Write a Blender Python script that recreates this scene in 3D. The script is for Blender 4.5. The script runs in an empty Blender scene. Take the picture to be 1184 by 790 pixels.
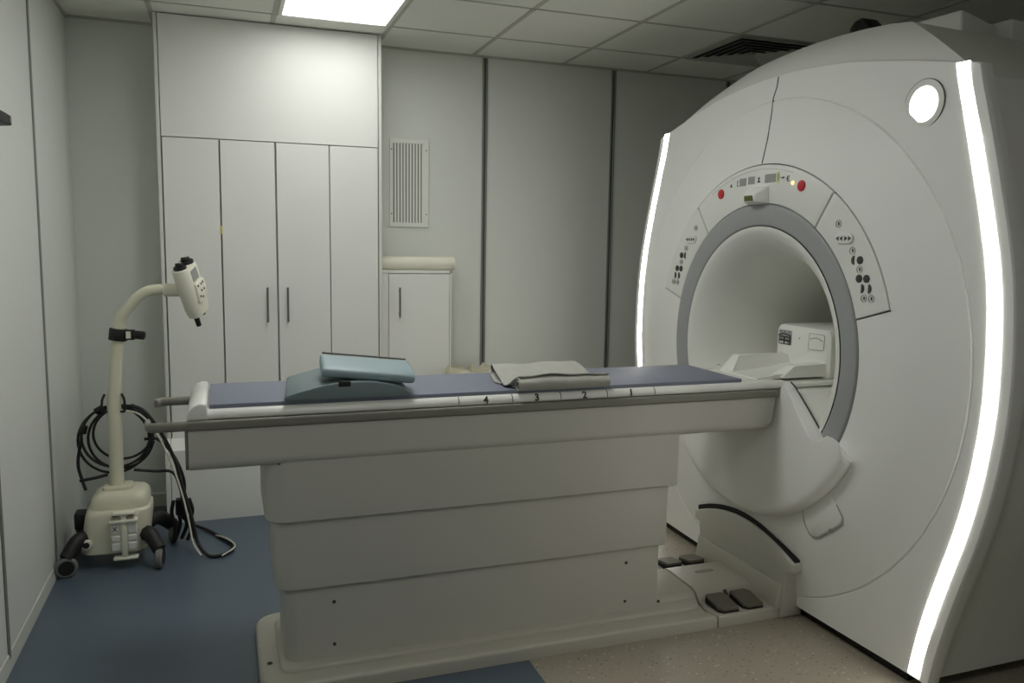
import bpy, bmesh, math, random
from math import sin, cos, pi, radians, hypot, atan2
from mathutils import Vector, Matrix

random.seed(4)
S = bpy.context.scene
COL = S.collection
YC = 2.9          # the scanner's axis
ZC = 1.09         # height of the bore centre

# ------------------------------------------------------------------ materials
def lin(c):
    c /= 255.0
    return c / 12.92 if c <= 0.04045 else ((c + 0.055) / 1.055) ** 2.4

def mat(name, rgb, rough=0.5, metal=0.0, vary=0.04, scale=6.0, bump=0.0, bscale=60.0, spec=0.5, coat=0.0):
    m = bpy.data.materials.new(name); m.use_nodes = True
    n, l = m.node_tree.nodes, m.node_tree.links
    b = n['Principled BSDF']
    c = [lin(x) for x in rgb]
    tc = n.new('ShaderNodeTexCoord')
    nz = n.new('ShaderNodeTexNoise'); nz.inputs['Scale'].default_value = scale
    nz.inputs['Detail'].default_value = 3
    l.new(tc.outputs['Object'], nz.inputs['Vector'])
    mx = n.new('ShaderNodeMix'); mx.data_type = 'RGBA'
    mx.inputs['A'].default_value = [x * (1 - vary) for x in c] + [1]
    mx.inputs['B'].default_value = [min(1, x * (1 + vary)) for x in c] + [1]
    l.new(nz.outputs['Fac'], mx.inputs['Factor'])
    l.new(mx.outputs['Result'], b.inputs['Base Color'])
    b.inputs['Roughness'].default_value = rough
    b.inputs['Metallic'].default_value = metal
    b.inputs['Specular IOR Level'].default_value = spec
    b.inputs['Coat Weight'].default_value = coat
    if bump:
        n2 = n.new('ShaderNodeTexNoise'); n2.inputs['Scale'].default_value = bscale
        n2.inputs['Detail'].default_value = 4
        l.new(tc.outputs['Object'], n2.inputs['Vector'])
        bp = n.new('ShaderNodeBump'); bp.inputs['Strength'].default_value = bump
        bp.inputs['Distance'].default_value = 0.01
        l.new(n2.outputs['Fac'], bp.inputs['Height']); l.new(bp.outputs['Normal'], b.inputs['Normal'])
    return m

def emit(name, rgb, strength):
    m = bpy.data.materials.new(name); m.use_nodes = True
    n, l = m.node_tree.nodes, m.node_tree.links
    b = n['Principled BSDF']
    b.inputs['Base Color'].default_value = (0.8, 0.8, 0.8, 1)
    b.inputs['Emission Color'].default_value = [lin(x) for x in rgb] + [1]
    b.inputs['Emission Strength'].default_value = strength
    return m

def speckle(name, base, dots, rough):
    """sheet vinyl with scattered darker and paler chips"""
    m = bpy.data.materials.new(name); m.use_nodes = True
    n, l = m.node_tree.nodes, m.node_tree.links
    b = n['Principled BSDF']; b.inputs['Roughness'].default_value = rough
    tc = n.new('ShaderNodeTexCoord')
    prev = None
    nz = n.new('ShaderNodeTexNoise'); nz.inputs['Scale'].default_value = 5
    l.new(tc.outputs['Object'], nz.inputs['Vector'])
    mx = n.new('ShaderNodeMix'); mx.data_type = 'RGBA'
    c = [lin(x) for x in base]
    mx.inputs['A'].default_value = [x * .95 for x in c] + [1]; mx.inputs['B'].default_value = [x * 1.05 for x in c] + [1]
    l.new(nz.outputs['Fac'], mx.inputs['Factor']); prev = mx.outputs['Result']
    for rgb, sc, thr, amt in dots:
        v = n.new('ShaderNodeTexVoronoi'); v.inputs['Scale'].default_value = sc
        l.new(tc.outputs['Object'], v.inputs['Vector'])
        r = n.new('ShaderNodeMapRange')
        r.inputs['From Min'].default_value = thr; r.inputs['From Max'].default_value = thr * .7
        r.inputs['To Min'].default_value = 0; r.inputs['To Max'].default_value = amt
        l.new(v.outputs['Distance'], r.inputs['Value'])
        k = n.new('ShaderNodeMix'); k.data_type = 'RGBA'
        l.new(r.outputs['Result'], k.inputs['Factor']); l.new(prev, k.inputs['A'])
        k.inputs['B'].default_value = [lin(x) for x in rgb] + [1]
        prev = k.outputs['Result']
    l.new(prev, b.inputs['Base Color'])
    return m

M = dict(
    wall=mat('painted_wall_panel', (214, 217, 211), .5, vary=.02),
    ceil=mat('mineral_ceiling_tile', (224, 224, 216), .9, vary=.03, bump=.15, bscale=180),
    tbar=mat('ceiling_grid_enamel', (176, 176, 166), .6),
    joint=mat('grey_aluminium_joint', (128, 131, 126), .45),
    gap=mat('dark_joint_gap', (76, 78, 74), .8),
    base=mat('baseboard_white', (196, 198, 190), .4),
    blue=mat('blue_vinyl', (80, 93, 106), .34, vary=.05, scale=14),
    beige=speckle('beige_speckled_vinyl', (154, 147, 132), [((70, 62, 52), 42, .16, .9), ((214, 205, 190), 30, .18, .5), ((110, 98, 84), 75, .2, .55)], .4),
    lam=mat('white_laminate', (226, 227, 222), .62, vary=.015, spec=.3),
    lamedge=mat('laminate_edge', (212, 213, 206), .4),
    steel=mat('brushed_steel_handle', (120, 120, 116), .35, metal=.85),
    gantry=mat('scanner_white_paint', (234, 234, 230), .5, vary=.012),
    liner=mat('bore_liner_plastic', (226, 226, 220), .38, vary=.015),
    ring=mat('bore_ring_grey', (156, 158, 158), .4, vary=.02),
    recess=mat('panel_gap_grey', (70, 71, 68), .7),
    panel=mat('control_panel_white', (226, 227, 221), .32, vary=.01),
    tablew=mat('table_cover_white', (194, 192, 183), .38, vary=.015),
    tray=mat('cradle_white', (232, 232, 226), .25, vary=.01, coat=.2),
    rail=mat('rail_grey', (128, 126, 116), .42),
    plate=mat('base_plate_cream', (186, 183, 171), .35),
    pedal=mat('pedal_grey_rubber', (104, 100, 88), .6),
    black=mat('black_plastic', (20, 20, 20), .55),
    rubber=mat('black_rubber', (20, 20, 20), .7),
    matt=mat('blue_grey_foam_cover', (120, 125, 140), .55, vary=.03, bump=.05, bscale=300),
    mattside=mat('mattress_edge', (96, 96, 112), .6),
    wedge=mat('grey_green_vinyl', (108, 123, 126), .5, vary=.03),
    pad=mat('pale_teal_vinyl', (142, 162, 167), .42, vary=.03),
    cloth=mat('grey_woven_blanket', (172, 172, 164), .9, vary=.1, scale=40, bump=.35, bscale=240),
    cream=mat('cream_enamel', (214, 211, 190), .35, vary=.02),
    creamw=mat('ivory_plastic', (226, 224, 208), .4),
    wheel=mat('grey_wheel_tread', (116, 116, 113), .6),
    cable=mat('black_cable_jacket', (18, 18, 18), .5),
    wcable=mat('white_cable_jacket', (206, 204, 190), .5),
    red=mat('red_stop_button', (196, 34, 44), .4),
    lcd=mat('display_grey', (150, 152, 148), .3),
    ink=mat('dark_grey_print', (54, 54, 50), .6),
    inkp=mat('pale_grey_print', (150, 150, 144), .6),
    lime=mat('lime_print', (206, 214, 70), .5),
    window=mat('olive_laser_window', (92, 96, 36), .15),
    paper=mat('white_paper_roll', (228, 226, 210), .7, bump=.1, bscale=30),
    tape=mat('yellowed_tape', (206, 196, 140), .6),
    bag=mat('cream_plastic_bag', (200, 196, 172), .4, bump=.4, bscale=25),
    bin=mat('grey_bin_plastic', (150, 150, 142), .5),
    grille=mat('white_grille_enamel', (224, 226, 218), .4),
    void=mat('duct_dark', (40, 41, 39), .9),
    vent=mat('diffuser_grey_enamel', (170, 170, 162), .5),
    lightpanel=emit('led_panel_glow', (252, 252, 249), 2.1),
    fillpanel_strong=emit('added_fill_glow_strong', (252, 252, 249), 5.1),  # glow of the fill panel added over the table
    fillpanel_soft=emit('added_fill_glow_soft', (252, 252, 249), 3.4),  # glow of the fill panel added at the near end
    strip=emit('led_strip_glow', (255, 252, 244), 3.4),
    logo=emit('round_lamp_glow', (255, 255, 250), 1.6),
    logomark=emit('round_lamp_mark', (238, 240, 238), 0.42),
    amber=emit('amber_indicator', (255, 196, 90), .6),
)

# ------------------------------------------------------------------ mesh helpers
OFF = {}
def root_off(parent):
    return OFF[parent.name]

def finish(bm, name, m, parent, smooth=40, loc=None):
    bmesh.ops.recalc_face_normals(bm, faces=bm.faces[:])
    off = root_off(parent) if parent else Vector(loc or (0, 0, 0))
    bmesh.ops.translate(bm, verts=bm.verts[:], vec=-off)
    me = bpy.data.meshes.new(name)
    bm.to_mesh(me); bm.free()
    for k in (m if isinstance(m, (list, tuple)) else [m]):
        me.materials.append(k)
    if smooth:
        for p in me.polygons: p.use_smooth = True
        me.set_sharp_from_angle(angle=radians(smooth))
    o = bpy.data.objects.new(name, me); COL.objects.link(o)
    if parent: o.parent = parent
    else: o.location = off
    OFF[o.name] = off
    return o

def thing(name, label, cat, loc, group=None):
    o = bpy.data.objects.new(name, None); COL.objects.link(o)
    o.empty_display_size = .1
    o.location = loc; o['label'] = label; o['category'] = cat
    if group: o['group'] = group
    OFF[o.name] = Vector(loc)
    return o

def tag(o, label, cat, group=None):
    o['label'] = label; o['category'] = cat
    if group: o['group'] = group
    return o

def struct(o):
    o['kind'] = 'structure'; return o

def bevel_sharp(bm, w, seg=2, ang=30, test=None):
    if w <= 0: return
    es = [e for e in bm.edges if len(e.link_faces) == 2 and e.calc_face_angle(0) > radians(ang) and (test is None or test(e))]
    if es: bmesh.ops.bevel(bm, geom=es, offset=w, segments=seg, profile=.5, affect='EDGES', clamp_overlap=True)

def add(bm, other):
    me = bpy.data.meshes.new('t'); other.to_mesh(me); other.free()
    bm.from_mesh(me); bpy.data.meshes.remove(me)
    return bm

def box(x0, x1, y0, y1, z0, z1, bev=0.0, seg=2, bm=None):
    b = bmesh.new()
    bmesh.ops.create_cube(b, size=1)
    for v in b.verts:
        v.co = Vector(((x0 + x1) / 2 + v.co.x * (x1 - x0), (y0 + y1) / 2 + v.co.y * (y1 - y0), (z0 + z1) / 2 + v.co.z * (z1 - z0)))
    bevel_sharp(b, bev, seg)
    return add(bm, b) if bm else b

def prism(a, b, bev=0.0, seg=2, ang=30, bm=None, test=None):
    """two matching loops of 3-D points, capped"""
    t = bmesh.new()
    A = [t.verts.new(p) for p in a]; B = [t.verts.new(p) for p in b]
    n = len(a)
    t.faces.new(A); t.faces.new(B[::-1])
    for i in range(n):
        t.faces.new((A[i], A[(i + 1) % n], B[(i + 1) % n], B[i]))
    bmesh.ops.recalc_face_normals(t, faces=t.faces[:])
    bevel_sharp(t, bev, seg, ang, test)
    return add(bm, t) if bm else t

def prism_x(poly, x0, x1, **k):      # poly of (y, z)
    return prism([(x0, y, z) for y, z in poly], [(x1, y, z) for y, z in poly], **k)
def prism_y(poly, y0, y1, **k):      # poly of (x, z)
    return prism([(x, y0, z) for x, z in poly], [(x, y1, z) for x, z in poly], **k)
def prism_z(poly, z0, z1, **k):      # poly of (x, y)
    return prism([(x, y, z0) for x, y in poly], [(x, y, z1) for x, y in poly], **k)

def rrect(x0, x1, y0, y1, r, n=5):
    pts = []
    for cx, cy, a0 in ((x1 - r, y0 + r, -90), (x1 - r, y1 - r, 0), (x0 + r, y1 - r, 90), (x0 + r, y0 + r, 180)):
        for i in range(n + 1):
            a = radians(a0 + 90 * i / n); pts.append((cx + r * cos(a), cy + r * sin(a)))
    return pts

def loft(rings, closed=True, cap=True, bm=None):
    t = bmesh.new()
    R = [[t.verts.new(p) for p in r] for r in rings]
    for a, b in zip(R, R[1:]):
        m = len(a)
        for i in range(m if closed else m - 1):
            j = (i + 1) % m
            t.faces.new((a[i], a[j], b[j], b[i]))
    if cap and closed:
        t.faces.new(R[0][::-1]); t.faces.new(R[-1])
    bmesh.ops.recalc_face_normals(t, faces=t.faces[:])
    return add(bm, t) if bm else t

def spline(pts, n=8):
    P = [Vector(p) for p in pts]
    P = [P[0] * 2 - P[1]] + P + [P[-1] * 2 - P[-2]]
    out = []
    for i in range(1, len(P) - 2):
        for k in range(n):
            t = k / n
            a, b, c, d = P[i - 1], P[i], P[i + 1], P[i + 2]
            out.append(.5 * ((2 * b) + (c - a) * t + (2 * a - 5 * b + 4 * c - d) * t * t + (3 * b - a - 3 * c + d) * t ** 3))
    out.append(P[-2])
    return out

def tube(path, r, n=12, bm=None, flat=None, up=None):
    P = [Vector(p) for p in path]
    rr = r if isinstance(r, (list, tuple)) else [r] * len(P)
    rings = []; nrm = None
    for i, p in enumerate(P):
        t = (P[min(i + 1, len(P) - 1)] - P[max(i - 1, 0)]).normalized()
        if nrm is None:
            u = Vector(up) if up else (Vector((0, 0, 1)) if abs(t.z) < .9 else Vector((1, 0, 0)))
            nrm = (u - t * u.dot(t)).normalized()
        else:
            nrm = (nrm - t * nrm.dot(t)).normalized()
        bn = t.cross(nrm)
        fa, fb = flat or (1, 1)
        rings.append([p + nrm * (cos(2 * pi * k / n) * rr[i] * fa) + bn * (sin(2 * pi * k / n) * rr[i] * fb) for k in range(n)])
    return loft(rings, bm=bm)

def cyl(p0, p1, r0, r1=None, n=20, bev=0.0, bm=None):
    p0, p1 = Vector(p0), Vector(p1)
    t = tube([p0, p1], [r0, r1 if r1 is not None else r0], n)
    bevel_sharp(t, bev, 2, 50)
    return add(bm, t) if bm else t

def G(u, v, x):                       # scanner front coordinates -> world
    return (x, YC - u, ZC + v)
def Pg(r, a, x):                      # polar
    return G(r * cos(radians(a)), r * sin(radians(a)), x)

def interp(x, xs, ys):
    if x <= xs[0]: return ys[0]
    for i in range(len(xs) - 1):
        if x <= xs[i + 1]:
            return ys[i] + (ys[i + 1] - ys[i]) * (x - xs[i]) / (xs[i + 1] - xs[i])
    return ys[-1]

# ------------------------------------------------------------------ camera
cam = bpy.data.cameras.new('camera'); co = bpy.data.objects.new('camera', cam); COL.objects.link(co)
cam.sensor_width = 36; cam.lens = 930 / 1184 * 36; cam.clip_start = .05
fw = Vector((0.33576127, 0.934669, -0.11686845)); rt = Vector((0.94160148, -0.33640551, 0.01476445)); up = Vector((0.02551532, 0.11500084, 0.99303765))
mw = Matrix((( rt.x, up.x, -fw.x, 0), (rt.y, up.y, -fw.y, 0), (rt.z, up.z, -fw.z, 1.50989), (0, 0, 0, 1)))
co.matrix_world = mw
S.camera = co

# ------------------------------------------------------------------ room
XL, XR, YF, YB, H = -.749, 5.25, -1.5, 4.909, 2.68
bm = bmesh.new()
def quad(bm, pts, mi=0):
    f = bm.faces.new([bm.verts.new(p) for p in pts]); f.material_index = mi; return f
bm = box(XL - .1, 1.023, YF - .1, YB + .1, -.1, 0)
for f in bm.faces: f.material_index = 0
b2 = box(1.023, XR + .1, YF - .1, YB + .1, -.1, 0)
for f in b2.faces: f.material_index = 1
add(bm, b2)
struct(finish(bm, 'floor', [M['blue'], M['beige']], None, 0))
struct(finish(box(XL - .1, XR + .1, YF - .1, YB + .1, H, H + .1), 'ceiling', M['ceil'], None, 0))
struct(finish(box(XL - .1, XL, YF - .1, YB + .1, 0, H), 'wall_left', M['wall'], None, 0))
struct(finish(box(XL, XR, YB, YB + .1, 0, H), 'wall_back', M['wall'], None, 0))
struct(finish(box(XR, XR + .1, YF - .1, YB + .1, 0, H), 'wall_right', M['wall'], None, 0))
struct(finish(box(XL, XR, YF - .1, YF, 0, H), 'wall_front', M['wall'], None, 0))

# ceiling grid: thin exposed bars
bm = bmesh.new()
x = 1.4815 - 4 * .6
while x < XR:
    if x > XL + .05: box(x - .012, x + .012, YF, YB, H - .003, H + .01, bm=bm)
    x += .6
y = 4.465 - 9 * .6
while y < YB:
    if y > YF + .05: box(XL, XR, y - .008, y + .008, H - .003, H + .01, bm=bm)
    y += .6
struct(finish(bm, 'trim_1', M['tbar'], None, 0))
bm = box(XL, XR, YB - .012, YB, H - .012, H)
box(XL, XL + .012, YF, YB, H - .012, H, bm=bm)
struct(finish(bm, 'trim_2', M['tbar'], None, 0))

def joint(n, x0, x1, y0, y1, axis):
    b = bmesh.new()
    if axis == 'x':      # on the back wall: pale flanges with a dark slot between
        box(x0, x0 + .011, y0, y1, 0, H - .012, .002, 1, bm=b); box(x1 - .011, x1, y0, y1, 0, H - .012, .002, 1, bm=b)
        for f in b.faces: f.material_index = 0
        c = box(x0 + .011, x1 - .011, y1 - .002, y1, 0, H - .012)
    else:
        box(x0, x1, y0, y0 + .009, 0, H - .012, .002, 1, bm=b); box(x0, x1, y1 - .009, y1, 0, H - .012, .002, 1, bm=b)
        for f in b.faces: f.material_index = 0
        c = box(x0, x0 + .002, y0 + .009, y1 - .009, 0, H - .012)
    for f in c.faces: f.material_index = 1
    add(b, c)
    struct(finish(b, 'trim_%d' % n, [M['joint'], M['gap']], None, 0))
for k, x in enumerate((1.5605, 2.4456, 3.3253, 4.205)):
    joint(3 + k, x - .017, x + .017, YB - .008, YB, 'x')
for k, y in enumerate((4.0, 3.13, 2.26, 1.39, .52)):
    joint(7 + k, XL, XL + .006, y - .011, y + .011, 'y')

def cove(pts, m, name, f):
    struct(finish(f(pts), name, m, None, 30))
cove([(XL - .001, 0), (XL + .010, 0), (XL + .010, .006), (XL + .005, .040), (XL + .004, .052), (XL - .001, .057)], M['base'], 'baseboard_left',
     lambda p: prism_y(p, YF, YB))
b = prism_x([(YB, 0), (YB - .018, 0), (YB - .014, .07), (YB, .078)], XL + .022, -.312)
prism_x([(YB, 0), (YB - .018, 0), (YB - .014, .07), (YB, .078)], 1.31, XR, bm=b)
struct(finish(b, 'baseboard_back', M['base'], None, 30))

# ------------------------------------------------------------------ ceiling light (also builds the added fill panels)
def ceiling_light(x0, y0, label, w=.6, d=.6, e='lightpanel'):
    t = thing('ceiling_light', label, 'ceiling light', (x0 + w / 2, y0 + d / 2, H - .012), 'recessed square ceiling lights')
    b = bmesh.new()
    box(x0 + .012, x0 + w - .012, y0 + .012, y0 + .036, H - .012, H - .001, .003, 1, bm=b)
    box(x0 + .012, x0 + w - .012, y0 + d - .036, y0 + d - .012, H - .012, H - .001, .003, 1, bm=b)
    box(x0 + .012, x0 + .036, y0 + .036, y0 + d - .036, H - .012, H - .001, .003, 1, bm=b)
    box(x0 + w - .036, x0 + w - .012, y0 + .036, y0 + d - .036, H - .012, H - .001, .003, 1, bm=b)
    finish(b, 'frame', M['lamedge'], t)
    finish(box(x0 + .036, x0 + w - .036, y0 + .036, y0 + d - .036, H - .008, H - .001), 'diffuser', M[e], t, 0)
    return t
ceiling_light(.2815, 3.865, 'bright square light panel in the ceiling in front of the tall wardrobe')

# ------------------------------------------------------------------ four-way air diffuser in the ceiling
t = thing('ceiling_diffuser', 'square grey louvred air diffuser in the ceiling behind the scanner top', 'air diffuser', (2.98, 4.165, H - .02))
cx, cy = 2.9815, 4.165
def sqring(ro, zo, ri, zi, th=.004):
    b = bmesh.new()
    def sq(r, z): return [(cx - r, cy - r, z), (cx + r, cy - r, z), (cx + r, cy + r, z), (cx - r, cy + r, z)]
    rings = [sq(ro, zo), sq(ri, zi), sq(ri, zi + th), sq(ro, zo + th)]
    V = [[b.verts.new(p) for p in r] for r in rings]
    for k in range(4):
        A, B = V[k], V[(k + 1) % 4]
        for i in range(4):
            b.faces.new((A[i], A[(i + 1) % 4], B[(i + 1) % 4], B[i]))
    return b
finish(sqring(.288, H - .012, .262, H - .010, .008), 'frame', M['vent'], t, 0)
finish(box(cx - .27, cx + .27, cy - .27, cy + .27, H - .004, H - .001), 'duct_opening', M['void'], t, 0)
for k in range(5):
    r = .25 - k * .048
    finish(sqring(r, H - .022, r - .036, H - .006, .002), 'louvre', M['vent'], t, 0)
finish(box(cx - .012, cx + .012, cy - .012, cy + .012, H - .022, H - .006), 'centre_plate', M['vent'], t, 0)

# ------------------------------------------------------------------ wardrobe
WX0, WX1, WY, WB = -.309, .866, 4.647, YB - .002
t = thing('wardrobe', 'tall white built-in wardrobe with four narrow doors reaching the ceiling', 'wardrobe', ((WX0 + WX1) / 2, 4.78, 0))
b = box(WX0, WX0 + .018, WY, WB, 0, H - .004, .0015, 1)
box(WX1 - .018, WX1, WY, WB, 0, H - .004, .0015, 1, bm=b)
box(WX0 + .018, WX1 - .018, WY + .03, WB, 0.05, H - .02, bm=b)
finish(b, 'carcass', M['lamedge'], t, 0)
finish(box(WX0 + .022, WX1 - .022, WY, WY + .02, 2.058, H - .006, .0015, 1), 'upper_panel', M['lam'], t, 0)
dx = [-.287, -.004, .283, .572, .844]
gapw = [.003, .004, .005, .003, .002]
for k in range(4):
    d = finish(box(dx[k] + gapw[k], dx[k + 1] - gapw[k + 1], WY, WY + .02, .32, 2.053, .0015, 1), 'door', M['lam'], t, 0)
    if k in (1, 2):
        hx = (.227, .3355)[k - 1]
        hb = tube([(hx, WY - .026, 1.075), (hx, WY - .026, 1.268)], .0055, 10)
        cyl((hx, WY - .026, 1.10), (hx, WY + .002, 1.10), .004, n=8, bm=hb); cyl((hx, WY - .026, 1.243), (hx, WY + .002, 1.243), .004, n=8, bm=hb)
        finish(hb, 'handle', M['steel'], d)
finish(box(-.011, .003, WY - .002, WY + .001, 1.555, 1.60), 'tape_strip', M['tape'], t, 0)
pl = [(4.56, 0), (4.56, .398), (4.572, .404), (WY - .001, .448), (WY - .001, 0)]
b = prism_x(pl, WX0 - .008, WX0 + .016); prism_x(pl, WX0 + .019, WX1 - .02, bm=b)
finish(b, 'plinth_box', M['lam'], t, 0)

# ------------------------------------------------------------------ small cabinet and roll on top
CY = 4.75
t = thing('wall_cabinet', 'small white single-door cabinet beside the wardrobe', 'cabinet', (1.1, 4.83, 0))
b = box(.868, .917, CY + .004, WB, 0, 1.362)
box(.917, .9215, CY, WB, .0, 1.362, bm=b); box(1.2995, 1.308, CY, WB, 0, 1.362, bm=b)
box(.9215, 1.2995, CY + .022, WB, .0, 1.343, bm=b)
box(.868, 1.308, CY, WB, 1.344, 1.3625, .001, 1, bm=b)
finish(b, 'carcass', M['lam'], t, 0)
d = finish(box(.925, 1.2965, CY, CY + .02, .05, 1.339, .0015, 1), 'door', M['lam'], t, 0)
hx = .986
hb = tube([(hx, CY - .026, 1.082), (hx, CY - .026, 1.26)], .0055, 10)
for z in (1.105, 1.237): cyl((hx, CY - .026, z), (hx, CY + .002, z), .004, n=8, bm=hb)
finish(hb, 'handle', M['steel'], d)

t = thing('paper_roll', 'white paper couch roll lying on top of the small cabinet', 'paper roll', (1.12, 4.795, 1.3625))
rz = 1.3625 + .0405
rings = []
for x, r in ((.872, .001), (.872, .034), (.876, .040), (1.24, .0405), (1.326, .0405), (1.334, .037), (1.336, .030), (1.330, .026), (1.330, .001)):
    rings.append([(x, 4.795 + r * cos(2 * pi * k / 28), rz + r * sin(2 * pi * k / 28)) for k in range(28)])
finish(loft(rings), 'sheet_roll', M['paper'], t)
finish(cyl((1.329, 4.795, rz), (1.333, 4.795, rz), .017, n=18), 'core_tube', M['creamw'], t)

# ------------------------------------------------------------------ wall grille
t = thing('wall_vent', 'white louvred air grille on the back wall above the small cabinet', 'air vent', (1.08, YB - .012, 1.62))
x0, x1, z0, z1 = .96, 1.201, 1.622, 2.147
ix0, ix1, iz0, iz1 = .982, 1.170, 1.648, 2.122
b = box(x0, ix0, YB - .012, YB - .001, z0, z1, .002, 1); box(ix1, x1, YB - .012, YB - .001, z0, z1, .002, 1, bm=b)
box(ix0, ix1, YB - .012, YB - .001, z0, iz0, .002, 1, bm=b); box(ix0, ix1, YB - .012, YB - .001, iz1, z1, .002, 1, bm=b)
finish(b, 'frame', M['grille'], t, 0)
finish(box(ix0, ix1, YB - .002, YB - .001, iz0, iz1), 'duct_opening', M['void'], t, 0)
n = 10
for k in range(n):
    xx = ix0 + (k + .28) * (ix1 - ix0) / n
    p = [(xx, YB - .013), (xx + .0138, YB - .0115), (xx + .0146, YB - .004), (xx + .0132, YB - .004), (xx + .0125, YB - .010), (xx, YB - .0115)]
    finish(prism_z(p, iz0, iz1), 'slat', M['grille'], t, 0)
for xx, zz in ((.971, 2.085), (1.186, 2.085), (.971, 1.70), (1.186, 1.70)):
    finish(cyl((xx, YB - .0135, zz), (xx, YB - .011, zz), .004, n=10), 'screw', M['ink'], t)

# ------------------------------------------------------------------ black holder on the left wall
t = thing('wall_holder', 'black plastic holder fixed high on the left wall', 'wall holder', (XL, 3.2, 1.91))
finish(prism_y([(XL + .0005, 1.910), (XL + .05, 1.914), (XL + .05, 1.949), (XL + .0005, 1.953)], 3.06, 3.385, bev=.005), 'body', M['black'], t)
finish(box(XL + .0505, XL + .052, 3.355, 3.366, 1.922, 1.942), 'label_strip', M['lcd'], t, 0)

# ------------------------------------------------------------------ bin with a pale bag behind the table
t = thing('waste_bin', 'bin with a crumpled cream bag showing just behind the table', 'waste bin', (1.43, 4.74, 0))
bx, by = 1.44, 4.72
finish(loft([[(bx + (hx_ * .5) * sx, by + .13 * k_ * sy, z) for sx, sy in rrect(-1, 1, -1, 1, .35, 4)] for z, hx_, k_ in ((0, .24, .85), (.02, .26, .9), (.73, .31, 1.0))]), 'body', M['bin'], t)
rings = []
random.seed(9)
N = 40
ph = [random.uniform(-1, 1) for _ in range(N)]
for z, s, am in ((.64, 1.05, .0), (.70, 1.07, .01), (.742, 1.09, .02), (.757, .99, .03), (.742, .8, .03), (.735, .4, .02), (.733, .05, 0)):
    r = []
    for k in range(N):
        a = 2 * pi * k / N
        c, s_ = cos(a), sin(a)
        q = (abs(c) ** 4 + abs(s_) ** 4) ** -.25
        wv = ph[k] * am
        r.append((bx + .155 * s * c * q, by + .13 * s * s_ * q, z + wv * .9))
    rings.append(r)
finish(loft(rings), 'bin_bag', M['bag'], t, 60)

# ================================================================== MRI SCANNER
SC = thing('mri_scanner', 'large white ring-shaped scanner with glowing side strips filling the right side', 'mri scanner', (2.9, YC, 0))
ZS = [.03, .21, .42, .607, .785, 1.015, 1.23, 1.433, 1.625, 1.867, 2.12]
WS = [.865, .900, .960, 1.02, 1.06, 1.088, 1.085, 1.066, 1.02, .95, .872]
def w_in(z):                                    # smooth: average of a small window
    return sum(interp(z + d, ZS, WS) for d in (-.08, -.04, 0, .04, .08)) / 5
SW, BZ = .046, .036                             # light strip and bezel widths
def w_out(z): return w_in(z) + SW + BZ
def ztop(u):
    return interp(abs(u), [0, .1, .2, .4, .55, .72, .87, .96], [2.237, 2.236, 2.23, 2.212, 2.186, 2.152, 2.118, 2.096])
ZB = .048
side = [ZB + (2.096 - ZB) * k / 40 for k in range(41)]
outline = [(w_out(z), z) for z in side] + [(.955 - 1.91 * k / 40, ztop(.955 - 1.91 * k / 40)) for k in range(1, 40)] + [(-w_out(z), z) for z in reversed(side)]
def rout(a):
    dx_, dy_ = cos(radians(a)), sin(radians(a)); best = None
    n = len(outline)
    for i in range(n):
        ax, ay = outline[i][0], outline[i][1] - ZC; bx_, by_ = outline[(i + 1) % n][0], outline[(i + 1) % n][1] - ZC
        ex, ey = bx_ - ax, by_ - ay
        den = dx_ * ey - dy_ * ex
        if abs(den) < 1e-9: continue
        tt = (ax * ey - ay * ex) / den; ss = (ax * dy_ - ay * dx_) / den
        if tt > 0 and -1e-6 <= ss <= 1 + 1e-6: best = tt if best is None else max(best, tt)
    return best
def fx(r):
    return interp(r, [.785, .9, 1.040, 1.0448, 1.0496, 1.3], [2.150, 2.168, 2.1965, 2.2035, 2.2005, 2.217])

# front cover: polar sheet with thickness, open round the bore and behind the control panels
A0, A1 = 16.3, 163.7
angs = sorted(set([k * 2.0 for k in range(180)] + [A0, A0 - .02, A1, A1 + .02] + [degv % 360 for degv in [math.degrees(atan2(z - ZC, w)) for w, z in ((w_out(ZB), ZB), (-w_out(ZB), ZB), (.955, 2.097), (-.955, 2.097))]]))
cols = []
for a in angs:
    ro = rout(a)
    ri = .782 if A0 - .001 <= a <= A1 + .001 else .618
    rs = [ri, max(ri, .70) if ri < .7 else ri + .004, .80, .86, .92, .98, 1.040, 1.0448, 1.0496]
    rs = [min(r, ro * (.97 + .0022 * i)) for i, r in enumerate(rs)]
    rs += [rs[-1] + (ro - rs[-1]) * f for f in (.33, .66, 1.0)]
    pts = [Pg(r, a, fx(r)) for r in rs]
    pts.append(Pg(ro + .004, a, fx(ro) + .006)); pts.append(Pg(ro + .006, a, fx(ro) + .02)); pts.append(Pg(ro + .006, a, 2.262))
    pts.append(Pg(ro - .03, a, 2.262)); pts.append(Pg(rs[0], a, 2.24))
    cols.append(pts)
cols.append(cols[0])
b = bmesh.new()
V = [[b.verts.new(p) for p in c] for c in cols[:-1]]
V.append(V[0])
for A_, B_ in zip(V, V[1:]):
    m_ = len(A_)
    for i in range(m_):
        b.faces.new((A_[i], A_[(i + 1) % m_], B_[(i + 1) % m_], B_[i]))
finish(b, 'front_cover', M['gantry'], SC, 25)

# body behind it
def scaled(off, x):
    c = []
    for u, z in outline:
        cu = u - off * (1 if u > 0 else -1) * min(1, abs(u) / .4)
        c.append((x, YC - cu, z - (off if z > 1.9 else 0)))
    return c
finish(loft([scaled(.028, 2.262), scaled(.03, 2.8), scaled(.05, 3.6), scaled(.12, 3.75)], cap=False), 'housing', M['gantry'], SC, 30)
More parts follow.
